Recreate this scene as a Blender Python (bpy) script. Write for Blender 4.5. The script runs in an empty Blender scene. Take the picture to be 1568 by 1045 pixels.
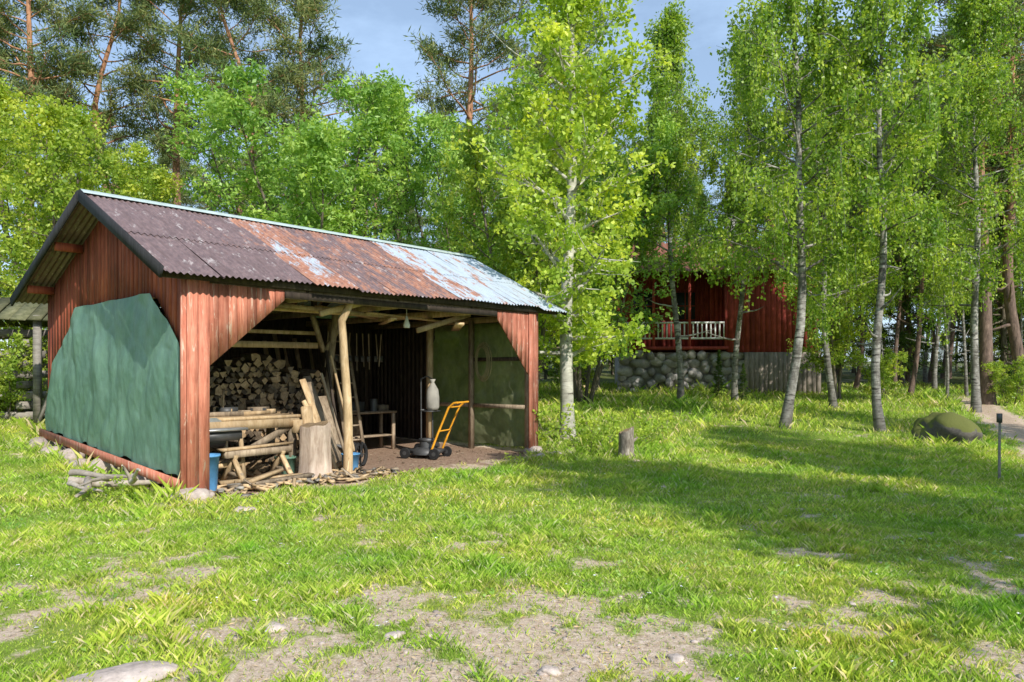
import bpy, math, random
import numpy as np
from mathutils import Vector, Matrix, Quaternion
random.seed(5); RS=np.random.RandomState(7)
scene=bpy.context.scene
COL=scene.collection

# ------------------------------------------------------------------ noise
_perm=np.random.RandomState(11).rand(256,256)
def vnoise(x,y):
    x=np.asarray(x,float);y=np.asarray(y,float)
    xi=np.floor(x).astype(int);yi=np.floor(y).astype(int)
    fx=x-xi;fy=y-yi
    fx=fx*fx*(3-2*fx);fy=fy*fy*(3-2*fy)
    g=lambda a,b:_perm[a&255,b&255]
    return (g(xi,yi)*(1-fx)+g(xi+1,yi)*fx)*(1-fy)+(g(xi,yi+1)*(1-fx)+g(xi+1,yi+1)*fx)*fy
def fbm(x,y,o=4):
    r=0;a=.5;t=0
    for i in range(o):
        r=r+a*vnoise(x*2**i+17.3*i,y*2**i+9.1*i);t+=a;a*=.5
    return r/t
def sst(a,b,x):
    t=np.clip((np.asarray(x,float)-a)/(b-a),0,1);return t*t*(3-2*t)

# ------------------------------------------------------------------ terrain
A=np.array([-4.116,9.58]);D1=np.array([.659,.752]);D2=np.array([-.752,.659])
ANG=math.atan2(.752,.659)
def sw(x,y):
    dx=x-A[0];dy=y-A[1]
    return dx*D1[0]+dy*D1[1],dx*D2[0]+dy*D2[1]
def th(x,y):
    x=np.asarray(x,float);y=np.asarray(y,float)
    h=.053*np.clip(y-13,0,20)+.035*np.clip(y-33,0,60)
    h=h+np.clip(.115*np.clip(-x-4.5,0,12),0,1.3)*sst(9,13,y)
    h=h+(fbm(x*.35,y*.35,3)-.5)*.10*sst(4,14,y)+(fbm(x*1.7,y*1.7,2)-.5)*.05
    s,w=sw(x,y)
    ins=sst(-.3,.3,s)*sst(-.5,.1,w)*sst(7.3,6.8,s)*sst(5.6,5.0,w)
    return h*(1-ins)+ins*(.02+(h-.02)*.25)
def bare(x,y):
    # >.86 packed dirt (shed floor, footpath); below that worn lawn
    x=np.asarray(x,float);y=np.asarray(y,float)
    n=fbm(x*1.5+3,y*1.5+8,4)*.45+fbm(x*5.7+3,y*5.7+8,4)*.55
    b=.13*np.exp(-((y-4.2)/.7)**2)*sst(2.0,.0,x)*sst(-2.4,-1.2,x)+.17*np.exp(-((y-5.5)/.5)**2)*sst(-2.1,-3.2,x)
    b=b+.07*np.exp(-((y-4.6)/1.6)**2)+.04*sst(6,8,x)*sst(13,8,y)+.04*sst(9,7,y)
    m=sst(.55,.80,n+b)*.80
    s,w=sw(x,y)
    ins=sst(-.25,.05,s)*sst(-.75,-.05,w+ (fbm(x*2.5,y*2.5,3)-.5)*.9)*sst(7.2,6.9,s)*sst(5.4,5.2,w)
    px=8.35+.47*(y-10)
    path=sst(.75,.35,np.abs(x-px)+(fbm(x*1.5,y*1.5,2)-.5)*.5)*sst(8.5,12.5,y)*sst(30,24,y)
    return np.clip(np.maximum(np.maximum(m,ins),path*.9),0,1)

# ------------------------------------------------------------------ materials
def newmat(name):
    m=bpy.data.materials.new(name);m.use_nodes=True
    nt=m.node_tree;nt.nodes.clear()
    out=nt.nodes.new('ShaderNodeOutputMaterial')
    return m,nt,out
def N(nt,t,**k):
    n=nt.nodes.new(t)
    for a,b in k.items(): setattr(n,a,b)
    return n
def coords(nt,scale=(1,1,1)):
    tc=N(nt,'ShaderNodeTexCoord');mp=N(nt,'ShaderNodeMapping')
    mp.inputs['Scale'].default_value=scale
    nt.links.new(tc.outputs['Object'],mp.inputs[0]);return mp.outputs[0]
def noise(nt,vec,scale,detail=4,rough=.6,dist=0):
    n=N(nt,'ShaderNodeTexNoise');n.inputs['Scale'].default_value=scale
    n.inputs['Detail'].default_value=detail;n.inputs['Roughness'].default_value=rough
    n.inputs['Distortion'].default_value=dist
    nt.links.new(vec,n.inputs['Vector']);return n.outputs['Fac']
def ramp(nt,fac,stops,interp='LINEAR'):
    r=N(nt,'ShaderNodeValToRGB');r.color_ramp.interpolation=interp
    e=r.color_ramp.elements
    while len(e)<len(stops): e.new(.5)
    for i,(p,c) in enumerate(stops):
        e[i].position=p
        if not hasattr(c,'__len__'): c=(c,c,c)
        e[i].color=(*c,1)
    nt.links.new(fac,r.inputs[0]);return r.outputs[0]
def mix(nt,f,a,b,mode='MIX'):
    m=N(nt,'ShaderNodeMix',data_type='RGBA',blend_type=mode)
    for sock,v in ((m.inputs[0],f),(m.inputs[6],a),(m.inputs[7],b)):
        if hasattr(v,'links'): nt.links.new(v,sock)
        elif hasattr(v,'__len__'): sock.default_value=(*v,1)
        else: sock.default_value=v
    return m.outputs[2]
def island(nt):
    return N(nt,'ShaderNodeNewGeometry').outputs['Random Per Island']
def bsdf(nt,out,col,rough=.8,metal=0,bump=None,bs=.3,bd=.01,spec=.3):
    b=N(nt,'ShaderNodeBsdfPrincipled')
    for s,v in ((b.inputs['Base Color'],col),(b.inputs['Roughness'],rough),(b.inputs['Metallic'],metal)):
        if hasattr(v,'links'): nt.links.new(v,s)
        elif hasattr(v,'__len__'): s.default_value=(*v,1)
        else: s.default_value=v
    b.inputs['Specular IOR Level'].default_value=spec
    if bump is not None:
        bn=N(nt,'ShaderNodeBump');bn.inputs['Strength'].default_value=bs;bn.inputs['Distance'].default_value=bd
        nt.links.new(bump,bn.inputs['Height']);nt.links.new(bn.outputs[0],b.inputs['Normal'])
    nt.links.new(b.outputs[0],out.inputs[0]);return b

def leafmat(name,dark,mid,light,trans=.45,nscale=1.1,tcol=None,gloss=True):
    m,nt,out=newmat(name)
    isl=island(nt);c=coords(nt)
    n=noise(nt,c,nscale,1)
    col=ramp(nt,isl,[(0,dark),(.5,mid),(1,light)])
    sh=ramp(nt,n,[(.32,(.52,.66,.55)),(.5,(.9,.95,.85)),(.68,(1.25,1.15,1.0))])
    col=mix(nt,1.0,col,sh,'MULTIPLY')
    if gloss:
        p=N(nt,'ShaderNodeBsdfPrincipled');p.inputs['Roughness'].default_value=.42
        p.inputs['Specular IOR Level'].default_value=.45
    else: p=N(nt,'ShaderNodeBsdfDiffuse')
    nt.links.new(col,p.inputs[0])
    t=N(nt,'ShaderNodeBsdfTranslucent')
    tc=mix(nt,1.0,col,tcol or (1.3,1.2,.6),'MULTIPLY');nt.links.new(tc,t.inputs[0])
    ms=N(nt,'ShaderNodeMixShader');ms.inputs[0].default_value=trans
    nt.links.new(p.outputs[0],ms.inputs[1]);nt.links.new(t.outputs[0],ms.inputs[2])
    nt.links.new(ms.outputs[0],out.inputs[0]);return m

def woodmat(name,c1,c2,c3,scale=(14,14,1.2),rough=.85,peel=None,peelamt=.6,tv=(.65,1.25)):
    m,nt,out=newmat(name)
    c=coords(nt,scale);isl=island(nt)
    n=noise(nt,c,1.6,6,.65,.6)
    col=ramp(nt,n,[(.25,c1),(.5,c2),(.75,c3)])
    tone=ramp(nt,isl,[(0,tv[0]),(1,tv[1])])
    col=mix(nt,1,col,tone,'MULTIPLY')
    c2_=coords(nt)
    big=noise(nt,c2_,1.7,4)
    col=mix(nt,1,col,ramp(nt,big,[(.3,.68),(.7,1.18)]),'MULTIPLY')
    if peel:
        pn=noise(nt,coords(nt,(scale[0]*.6,scale[1]*.6,scale[2]*.8)),1.5,6,.7,1.)
        f=ramp(nt,pn,[(peelamt,0.),(peelamt+.06,1.)])
        col=mix(nt,f,col,peel)
    bsdf(nt,out,col,rough,0,n,.5,.006);return m

M={}
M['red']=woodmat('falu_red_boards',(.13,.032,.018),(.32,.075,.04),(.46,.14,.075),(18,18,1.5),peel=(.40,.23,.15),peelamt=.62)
M['red_sunlit']=woodmat('falu_red_sunlit_boards',(.28,.085,.05),(.54,.19,.12),(.68,.31,.21),(18,18,1.5),peel=(.64,.46,.35),peelamt=.58)  # brighter copy of the falu red, sunlight on the front put into the colour
M['oldw']=woodmat('weathered_timber',(.14,.10,.065),(.33,.25,.17),(.48,.39,.27),(10,10,3))
M['freshw']=woodmat('pale_timber',(.34,.22,.11),(.58,.41,.23),(.72,.55,.35),(10,10,3))
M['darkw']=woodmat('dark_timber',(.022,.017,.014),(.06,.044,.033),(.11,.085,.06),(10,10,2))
M['greyw']=woodmat('grey_timber',(.14,.13,.11),(.30,.27,.23),(.42,.39,.34),(3,12,12))
M['basew']=woodmat('basement_planks',(.16,.13,.11),(.30,.25,.21),(.40,.34,.29),(12,12,1.5),tv=(.88,1.08))
M['black']=woodmat('tarred_board',(.012,.012,.012),(.03,.03,.032),(.05,.05,.055))
M['cutend']=woodmat('firewood_end',(.26,.16,.08),(.46,.32,.18),(.62,.46,.29),(14,14,14))
M['barkf']=woodmat('firewood_bark',(.07,.05,.035),(.18,.135,.09),(.30,.24,.18),(9,9,9))

def simple(name,col,rough=.6,metal=0,var=.25,sc=6):
    m,nt,out=newmat(name);c=coords(nt);n=noise(nt,c,sc,5)
    cc=mix(nt,1,col,ramp(nt,n,[(.3,1-var),(.7,1+var)]),'MULTIPLY')
    bsdf(nt,out,cc,rough,metal,n,.15,.004);return m
M['yellow']=simple('yellow_orange_paint',(.85,.38,.03),.4)
M['blue']=simple('blue_plastic',(.12,.33,.60),.45)
M['rubber']=simple('rubber',(.02,.02,.02),.8)
M['dgrey']=simple('engine_metal',(.09,.09,.09),.5,.4)
M['lgrey']=simple('worn_steel',(.38,.38,.37),.4,.6)
M['white']=simple('white_paint',(.75,.75,.73),.5,0,.12)
M['sack']=simple('dusty_sack',(.34,.32,.28),.9,0,.2)
M['mint']=simple('ridge_cap_metal',(.62,.72,.67),.45,.2,.15)
M['glass']=simple('window_glass',(.04,.05,.06),.08,0,.1)
M['rope']=simple('rope',(.30,.26,.14),.9)

def stonemat(name,c1,c2,moss=0):
    m,nt,out=newmat(name);c=coords(nt)
    n=noise(nt,c,3,8,.65);n2=noise(nt,c,22,4,.7)
    col=ramp(nt,n,[(.3,c1),(.7,c2)])
    col=mix(nt,1,col,ramp(nt,n2,[(.3,.75),(.7,1.15)]),'MULTIPLY')
    col=mix(nt,1,col,ramp(nt,island(nt),[(0,.75),(1,1.2)]),'MULTIPLY')
    if moss:
        g=N(nt,'ShaderNodeNewGeometry');sx=N(nt,'ShaderNodeSeparateXYZ');nt.links.new(g.outputs['Normal'],sx.inputs[0])
        ad=N(nt,'ShaderNodeMath',operation='ADD');nt.links.new(sx.outputs[2],ad.inputs[0]);nt.links.new(n,ad.inputs[1])
        f=ramp(nt,ad.outputs[0],[(.85,0.),(1.0,1.)])
        col=mix(nt,f,col,(.13,.14,.035))
    bsdf(nt,out,col,.9,0,n2,.5,.02);return m
M['stone']=stonemat('granite_stone',(.26,.24,.23),(.50,.47,.44))
M['stonep']=stonemat('pinkish_gravel',(.34,.27,.23),(.58,.49,.43))
M['moss']=stonemat('mossy_stone',(.06,.055,.05),(.16,.14,.12),1)

def barkmat(name,kind):
    m,nt,out=newmat(name)
    if kind=='birch':
        a=noise(nt,coords(nt,(2.5,2.5,11)),1.4,4,.6,.3)
        b=noise(nt,coords(nt,(1,1,.5)),3.2,5,.7)
        c=coords(nt);sx=N(nt,'ShaderNodeSeparateXYZ');nt.links.new(c,sx.inputs[0])
        col=ramp(nt,a,[(.38,(.035,.03,.028)),(.46,(.30,.28,.25)),(.7,(.56,.54,.49))])
        col=mix(nt,ramp(nt,b,[(.44,0.),(.58,.85)]),col,(.10,.09,.075))
        mr=N(nt,'ShaderNodeMapRange');nt.links.new(sx.outputs[2],mr.inputs[0])
        mr.inputs[1].default_value=0;mr.inputs[2].default_value=2.0;mr.inputs[3].default_value=.75;mr.inputs[4].default_value=0
        col=mix(nt,mr.outputs[0],col,(.10,.09,.075))
        bsdf(nt,out,col,.7,0,a,.5,.01)
    elif kind=='aspen':
        a=noise(nt,coords(nt,(2.5,2.5,8)),1.6,5,.6,.3);b=noise(nt,coords(nt),3,5)
        col=ramp(nt,a,[(.34,(.09,.08,.06)),(.42,(.44,.42,.35)),(.7,(.66,.64,.55))])
        col=mix(nt,1,col,ramp(nt,b,[(.35,.65),(.65,1.1)]),'MULTIPLY')
        bsdf(nt,out,col,.75,0,a,.5,.01)
    elif kind=='pine':
        a=noise(nt,coords(nt,(6,6,1.6)),2.0,6,.7,.5)
        c=coords(nt);sx=N(nt,'ShaderNodeSeparateXYZ');nt.links.new(c,sx.inputs[0])
        lo_=ramp(nt,a,[(.3,(.05,.035,.03)),(.6,(.22,.15,.12)),(.8,(.34,.25,.21))])
        hi=ramp(nt,a,[(.3,(.24,.11,.055)),(.6,(.50,.26,.15)),(.8,(.66,.41,.27))])
        mr=N(nt,'ShaderNodeMapRange');nt.links.new(sx.outputs[2],mr.inputs[0])
        mr.inputs[1].default_value=4;mr.inputs[2].default_value=10
        col=mix(nt,mr.outputs[0],lo_,hi)
        bsdf(nt,out,col,.9,0,a,.8,.02)
    else:
        a=noise(nt,coords(nt,(5,5,1.4)),2.4,6,.7,.4)
        col=ramp(nt,a,[(.3,(.06,.05,.035)),(.6,(.20,.165,.125)),(.8,(.33,.28,.22))])
        bsdf(nt,out,col,.9,0,a,.6,.015)
    return m
for k in('birch','aspen','pine','brown'): M['b_'+k]=barkmat(k+'_bark',k)
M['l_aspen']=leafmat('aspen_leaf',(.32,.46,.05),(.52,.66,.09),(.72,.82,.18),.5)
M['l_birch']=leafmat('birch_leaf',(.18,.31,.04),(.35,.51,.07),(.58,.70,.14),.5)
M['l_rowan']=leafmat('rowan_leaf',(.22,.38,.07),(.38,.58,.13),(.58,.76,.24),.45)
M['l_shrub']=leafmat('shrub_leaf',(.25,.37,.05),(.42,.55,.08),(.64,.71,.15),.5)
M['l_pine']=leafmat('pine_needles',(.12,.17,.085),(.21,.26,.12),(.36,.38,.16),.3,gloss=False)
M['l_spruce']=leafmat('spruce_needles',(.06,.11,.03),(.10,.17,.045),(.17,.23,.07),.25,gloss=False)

# ------------------------------------------------------------------ mesh builder
class MB:
    def __init__(s): s.v=[];s.q=[];s.t=[];s.qm=[];s.tm=[];s.n=0
    def add(s,v,q=None,t=None,mi=0):
        v=np.asarray(v,float).reshape(-1,3)
        if q is not None and len(q):
            q=np.asarray(q,int).reshape(-1,4);s.q.append(q+s.n);s.qm.append(np.full(len(q),mi))
        if t is not None and len(t):
            t=np.asarray(t,int).reshape(-1,3);s.t.append(t+s.n);s.tm.append(np.full(len(t),mi))
        s.v.append(v);s.n+=len(v)
    def beam(s,p0,p1,a,b,mi=0,up=(0,0,1),jit=0):
        p0=np.array(p0,float);p1=np.array(p1,float);d=p1-p0;d/=np.linalg.norm(d)
        u=np.array(up,float)
        if abs(np.dot(u,d))>.95:u=np.array([1,0,0.])
        x=np.cross(d,u);x/=np.linalg.norm(x);y=np.cross(x,d)
        v=[]
        for p in(p0,p1):
            for i,j in((-1,-1),(1,-1),(1,1),(-1,1)): v.append(p+x*a/2*i+y*b/2*j+(RS.randn(3)*jit if jit else 0))
        s.add(v,[(3,2,1,0),(4,5,6,7),(0,1,5,4),(1,2,6,5),(2,3,7,6),(3,0,4,7)],mi=mi)
    def box(s,c,d,mi=0,rz=0):
        c=np.array(c,float);hx=d[0]/2
        e=np.array([math.cos(rz),math.sin(rz),0])
        s.beam(c-e*hx,c+e*hx,d[1],d[2],mi)
    def tube(s,pts,rad,n=8,mi=0,cap=True,capmi=None,irr=0):
        pts=np.asarray(pts,float);m=len(pts)
        if not hasattr(rad,'__len__'): rad=[rad]*m
        T=np.gradient(pts,axis=0);T/=np.linalg.norm(T,axis=1)[:,None]+1e-9
        ref=np.array([1,0,0.]) if abs(T[0][0])<.8 else np.array([0,1,0.])
        ang=np.arange(n)*2*math.pi/n
        ir=1+irr*(RS.rand(n)-.5)
        V=[]
        for i in range(m):
            x=np.cross(T[i],ref);x/=np.linalg.norm(x);y=np.cross(T[i],x)
            V.append(pts[i]+rad[i]*((np.cos(ang)*ir)[:,None]*x+(np.sin(ang)*ir)[:,None]*y))
        V=np.concatenate(V)
        i,j=np.meshgrid(np.arange(m-1),np.arange(n),indexing='ij');i=i.ravel();j=j.ravel();k=(j+1)%n
        s.add(V,np.stack([i*n+j,i*n+k,(i+1)*n+k,(i+1)*n+j],1),mi=mi)
        if cap:
            cm=mi if capmi is None else capmi
            for idx,off in((0,0),(m-1,(m-1)*n)):
                c=V[off:off+n];s.add(np.vstack([c,pts[idx]]),t=[(a,(a+1)%n,n) for a in range(n)],mi=cm)
    def leaves(s,P,Ax,Nm,L,W,mi=1):
        n=len(P);L=np.broadcast_to(L,(n,))[:,None];W=np.broadcast_to(W,(n,))[:,None]
        Ax=Ax/(np.linalg.norm(Ax,axis=1)[:,None]+1e-9)
        B=np.cross(Ax,Nm);B/=np.linalg.norm(B,axis=1)[:,None]+1e-9
        U=np.cross(B,Ax)
        V=np.stack([P,P+Ax*L*.45+B*W*.5+U*W*.12,P+Ax*L,P+Ax*L*.45-B*W*.5+U*W*.12],1).reshape(-1,3)
        s.add(V,np.arange(4*n).reshape(-1,4),mi=mi)
    def rock(s,c,r,seed,mi=0,sub=3,zs=.7,rough=.35):
        import bmesh
        bm=bmesh.new();bmesh.ops.create_icosphere(bm,subdivisions=sub,radius=1)
        v=np.array([x.co[:] for x in bm.verts]);f=np.array([[q.index for q in a.verts] for a in bm.faces]);bm.free()
        k=1+rough*(fbm(v[:,0]*1.3+seed*3.1+v[:,2],v[:,1]*1.3+seed*1.7-v[:,2]*.7,3)-.5)*2
        v=v*k[:,None]*np.array([r[0],r[1],r[2]]);a=seed*1.3
        R=np.array([[math.cos(a),-math.sin(a),0],[math.sin(a),math.cos(a),0],[0,0,1]])
        s.add(v@R.T+np.array(c),t=f,mi=mi)
    def mesh(s,name,mats,smooth=False):
        me=bpy.data.meshes.new(name);V=np.concatenate(s.v).astype(np.float32)
        q=np.concatenate(s.q) if s.q else np.zeros((0,4),int);t=np.concatenate(s.t) if s.t else np.zeros((0,3),int)
        qm=np.concatenate(s.qm) if s.q else np.zeros(0,int);tm=np.concatenate(s.tm) if s.t else np.zeros(0,int)
        me.vertices.add(len(V));me.vertices.foreach_set('co',V.ravel())
        me.loops.add(q.size+t.size);me.loops.foreach_set('vertex_index',np.concatenate([q.ravel(),t.ravel()]).astype(np.int32))
        me.polygons.add(len(q)+len(t))
        ls=np.concatenate([np.arange(len(q))*4,q.size+np.arange(len(t))*3]).astype(np.int32)
        me.polygons.foreach_set('loop_start',ls)
        me.polygons.foreach_set('material_index',np.concatenate([qm,tm]).astype(np.int32))
        if smooth: me.polygons.foreach_set('use_smooth',np.ones(len(q)+len(t),bool))
        for m in mats: me.materials.append(M[m] if isinstance(m,str) else m)
        me.update(calc_edges=True);me.validate();return me
def obj(name,me,loc=(0,0,0),rz=0,sc=1,parent=None,tilt=None):
    o=bpy.data.objects.new(name,me);COL.objects.link(o)
    o.location=loc;o.rotation_euler=(0 if tilt is None else tilt[0],0 if tilt is None else tilt[1],rz)
    o.scale=(sc,)*3 if not hasattr(sc,'__len__') else sc
    if parent:o.parent=parent
    return o
def empty(name,loc=(0,0,0),rz=0): return obj(name,None,loc,rz)

# ------------------------------------------------------------------ trees
def rnd(n,R): 
    v=R.randn(n,3);return v/np.linalg.norm(v,axis=1)[:,None]
def path(p,d,L,n,curve,wob,R):
    pts=[np.array(p,float)];d=np.array(d,float)
    for i in range(n):
        d=d+np.array([0,0,curve])+R.randn(3)*wob;d/=np.linalg.norm(d)
        pts.append(pts[-1]+d*L/n)
    return np.array(pts)
def interp(pts,t):
    x=t*(len(pts)-1);i=int(min(x,len(pts)-2));f=x-i
    return pts[i]*(1-f)+pts[i+1]*f
def make_tree(name,seed,H,r0,mats,stems=1,spread=0,cb=.3,Rf=None,nb=60,elev=(20,55),curve=.03,nsub=9,subl=.42,
              nl=45,sig=.14,leaf=(.075,.06),hang=0,kind='leaf',bend=.25,lean=(0,0),dead=0,gap=.0,flat=.6):
    R=np.random.RandomState(seed);mb=MB();isp=name[0]=='p'
    for st in range(stems):
        a0=2*math.pi*st/stems+R.rand();sp=spread*(0.5+.7*R.rand()) if stems>1 else 0
        Hs=H*(1 if st==0 else .75+.25*R.rand());rs=r0*(1 if stems==1 else .7+.3*R.rand())
        tt=np.linspace(0,1,16);ph=R.rand(4)*6
        X=lean[0]*tt+math.cos(a0)*sp*tt**1.1+bend*(np.sin(tt*5+ph[0])-math.sin(ph[0]))*.5+bend*.25*(np.sin(tt*13+ph[1])-math.sin(ph[1]))
        Y=lean[1]*tt+math.sin(a0)*sp*tt**1.1+bend*(np.sin(tt*4+ph[2])-math.sin(ph[2]))*.5
        tr=np.stack([X+(math.cos(a0)*.2 if stems>1 else 0),Y+(math.sin(a0)*.2 if stems>1 else 0),tt*Hs-.15],1)
        rad=rs*((1-tt)**.85*.95+.04);rad[0]*=1.35
        mb.tube(tr,rad,9,0,cap=False)
        nbs=nb//stems
        for i in range(nbs+dead):
            isdead=i>=nbs
            t=cb+(1-cb)*((i+R.rand())/nbs)**.9 if not isdead else cb*(.35+.65*R.rand())
            t=min(t,.985)
            u=(t-cb)/(1-cb)
            L=(Rf(u)*(.6+.6*R.rand())) if not isdead else .4+R.rand()*1.2
            az=i*2.399+R.rand()*1.1
            e=math.radians(elev[0]+(elev[1]-elev[0])*max(u,0)+R.randn()*8) if not isdead else math.radians(R.randn()*15)
            p0=interp(tr,t);d=(math.cos(az)*math.cos(e),math.sin(az)*math.cos(e),math.sin(e))
            br=path(p0,d,L,6,curve,.10 if kind!='pine' else .18,R)
            rb=max(.008,rs*(1-t)*.42+.006)
            mb.tube(br,np.linspace(rb,.005,7),5,0,cap=False)
            if isdead: continue
            if R.rand()<gap: continue
            for j in range(nsub):
                uu=.22+.78*((j+R.rand())/nsub)
                if isp: uu=.38+.62*((j+R.rand())/nsub)
                q=interp(br,min(uu,1));bd=br[-1]-br[0];bd/=np.linalg.norm(bd)+1e-9
                sd=bd*.8+R.randn(3)*np.array([.75,.75,.45])
                sd/=np.linalg.norm(sd)
                sl=L*subl*(1.15-uu*.6)*(.6+.6*R.rand())
                sb=path(q,sd,sl,4,curve if hang==0 else -.12,.12,R)
                mb.tube(sb,np.linspace(max(.004,rb*.35),.003,5),3,0,cap=False)
                if kind=='leaf':
                    n=max(4,int(nl*(.5+1.0*R.rand())))
                    k=max(2,int(n/11));ct=.25+.8*R.rand(k);cen=np.array([interp(sb,min(c,1)) for c in ct])+R.randn(k,3)*sig*.9
                    P=cen[R.randint(0,k,n)]+R.randn(n,3)*sig*.5*np.array([1,1,.8])
                    Ax=rnd(n,R)*.8+np.array([0,0,-.35]);Nm=rnd(n,R)+np.array([0,0,flat])
                    mb.leaves(P,Ax,Nm,leaf[0]*(.7+.6*R.rand(n)),leaf[1]*(.7+.6*R.rand(n)))
                    if hang:
                        for h in range(2):
                            q2=interp(sb,.4+.6*R.rand());hl=hang*(.4+.9*R.rand());m=int(26*hl)+3
                            z=np.sort(R.rand(m))*hl
                            P=q2+np.stack([np.cumsum(R.randn(m)*.012)+R.randn(m)*.055,np.cumsum(R.randn(m)*.012)+R.randn(m)*.055,-z],1)
                            mb.tube([q2,q2-np.array([.02,.01,hl*.5]),q2-np.array([0,.03,hl])],[.004,.003,.002],3,0,cap=False)
                            Ax=rnd(m,R)*.6+np.array([0,0,-.8]);Nm=rnd(m,R)+np.array([0,0,.3])
                            mb.leaves(P,Ax,Nm,leaf[0]*(.7+.6*R.rand(m)),leaf[1]*(.7+.6*R.rand(m)))
                else:
                    for c in np.linspace(.4,1.,2 if isp else 3):
                        cen=interp(sb,c);n=nl
                        P=cen+R.randn(n,3)*sig*np.array([1.1,1.1,.65])
                        dd=sb[-1]-sb[0];dd/=np.linalg.norm(dd)+1e-9
                        Ax=rnd(n,R)*.9+dd*.35+np.array([0,0,.35]);Nm=rnd(n,R)
                        mb.leaves(P,Ax,Nm,leaf[0]*(.7+.6*R.rand(n)),leaf[1])
    return mb.mesh(name,mats,True)

def dome(r,p=.6,lo=.5): return lambda u:r*(lo+(1-lo)*min(1,u*3.5))*max(.08,(1-u)**p)
ME={}
ME['aspen']=make_tree('aspen_mesh',3,13.5,.16,['b_aspen','l_aspen'],cb=.13,Rf=dome(3.2,.7,.55),nb=74,elev=(15,55),nsub=10,nl=44,sig=.18,leaf=(.10,.095),bend=.15,gap=.06)
ME['birch']=make_tree('birch_mesh',8,14,.13,['b_birch','l_birch'],cb=.25,Rf=dome(3.4,.6,.7),nb=60,elev=(15,60),nsub=9,nl=30,sig=.17,leaf=(.095,.07),hang=.8,bend=.45,gap=.10)
ME['birch2']=make_tree('birch_mesh_b',15,13,.115,['b_birch','l_birch'],cb=.36,Rf=dome(2.8,.6,.7),nb=50,elev=(20,60),nsub=9,nl=30,sig=.17,leaf=(.095,.07),hang=.7,bend=.35,gap=.10,dead=5)
ME['rowan']=make_tree('rowan_mesh',21,10.5,.10,['b_brown','l_rowan'],stems=7,spread=3.0,cb=.20,Rf=dome(2.5,.40,.8),nb=140,elev=(10,55),nsub=8,nl=38,sig=.2,leaf=(.165,.072),bend=.3,flat=1.0)
ME['rowan2']=make_tree('broadleaf_mesh',22,9.5,.12,['b_brown','l_shrub'],stems=3,spread=1.2,cb=.2,Rf=dome(2.5,.5,.7),nb=78,elev=(10,55),nsub=8,nl=34,sig=.2,leaf=(.135,.09),bend=.3,flat=.8,gap=.05)
ME['shrub']=make_tree('shrub_mesh',23,2.6,.03,['b_brown','l_shrub'],stems=6,spread=.9,cb=.15,Rf=dome(.75,.4,.8),nb=54,elev=(15,55),nsub=6,nl=20,sig=.10,leaf=(.09,.06),bend=.15)
ME['pine']=make_tree('pine_mesh',31,18,.23,['b_pine','l_pine'],cb=.44,Rf=dome(3.6,.42,.7),nb=46,elev=(0,50),curve=.06,nsub=11,subl=.34,nl=23,sig=.16,leaf=(.25,.042),kind='pine',bend=.5,dead=14)
ME['pine2']=make_tree('pine_mesh_b',32,17,.21,['b_pine','l_pine'],cb=.36,Rf=dome(3.3,.42,.7),nb=44,elev=(-5,50),curve=.07,nsub=11,subl=.34,nl=23,sig=.16,leaf=(.25,.042),kind='pine',bend=1.2,dead=12)
ME['spruce']=make_tree('spruce_mesh',33,15,.18,['b_brown','l_spruce'],cb=.08,Rf=lambda u:2.4*(1-u)**.9+.1,nb=90,elev=(-18,15),curve=.02,nsub=7,subl=.3,nl=14,sig=.11,leaf=(.22,.05),kind='pine',bend=.1,dead=0)
ME['sapling']=make_tree('sapling_mesh',34,1.1,.012,['b_brown','l_aspen'],stems=4,spread=.5,cb=.15,Rf=dome(.3,.4,.8),nb=22,elev=(15,55),nsub=3,nl=7,sig=.07,leaf=(.085,.07),bend=.08)

def T(key,name,x,y,rz=0,sc=1,parent=None,tilt=None,dz=0):
    return obj(name,ME[key],(x,y,float(th(x,y))-.03+dz),rz,sc,parent,tilt)
T('aspen','aspen_tree',1.22,16.5,.4)
T('rowan2','young_aspen_tree',.3,19.6,1.2,.8)
T('birch','birch_tree',6.66,18.4,.5,.98)
T('birch2','birch_tree.001',8.75,17.8,2.5,1.0,tilt=(0,.045))
T('birch','birch_tree.002',10.0,23.3,3.9,.85)
T('birch2','birch_tree.003',5.5,24.5,5,1.0)
T('birch','birch_tree.004',13.6,22,1.5,.95)
T('birch2','birch_tree.005',3.4,30,1.5,.9)
T('birch2','birch_tree.009',7.6,25.6,1.9,.95)
T('rowan2','broadleaf_tree.004',11.3,26.2,1.9,.62)
T('rowan','rowan_tree',-5.8,22.5,0,(1.05,1.05,.90))
T('rowan','rowan_tree.001',-1.4,25.5,2,(.9,.9,.95))
T('rowan2','broadleaf_tree',-10.6,17.0,1,.72)
T('rowan2','broadleaf_tree.001',-14.0,19.0,3,.85)
T('rowan2','broadleaf_tree.002',-12.0,24,3,.75)
T('rowan','rowan_tree.002',2.4,25,4,.85)
T('pine','pine_tree',-1.6,29,1,1.05)
T('pine2','pine_tree.001',-14.8,28,0,1.0)
T('pine','pine_tree.002',-12.6,29,2,.98)
T('pine2','pine_tree.003',-10.8,27,4,.95)
T('pine','pine_tree.004',-17.5,27,5,.95)
T('pine2','pine_tree.005',-8.2,31,2.2,1.05)
T('pine','pine_tree.006',15.5,24.5,.7,.95)
T('pine2','pine_tree.007',3.2,34,.7,1.1)
T('pine','pine_tree.008',18.4,27,2.7,.95)
T('pine2','pine_tree.009',-20.5,29,2.7,1)
T('spruce','spruce_tree',-6.0,40,0,1.0)
T('spruce','small_spruce',7.3,26.5,0,.12)
T('spruce','small_spruce.001',8.0,26.0,1,.09)
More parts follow.
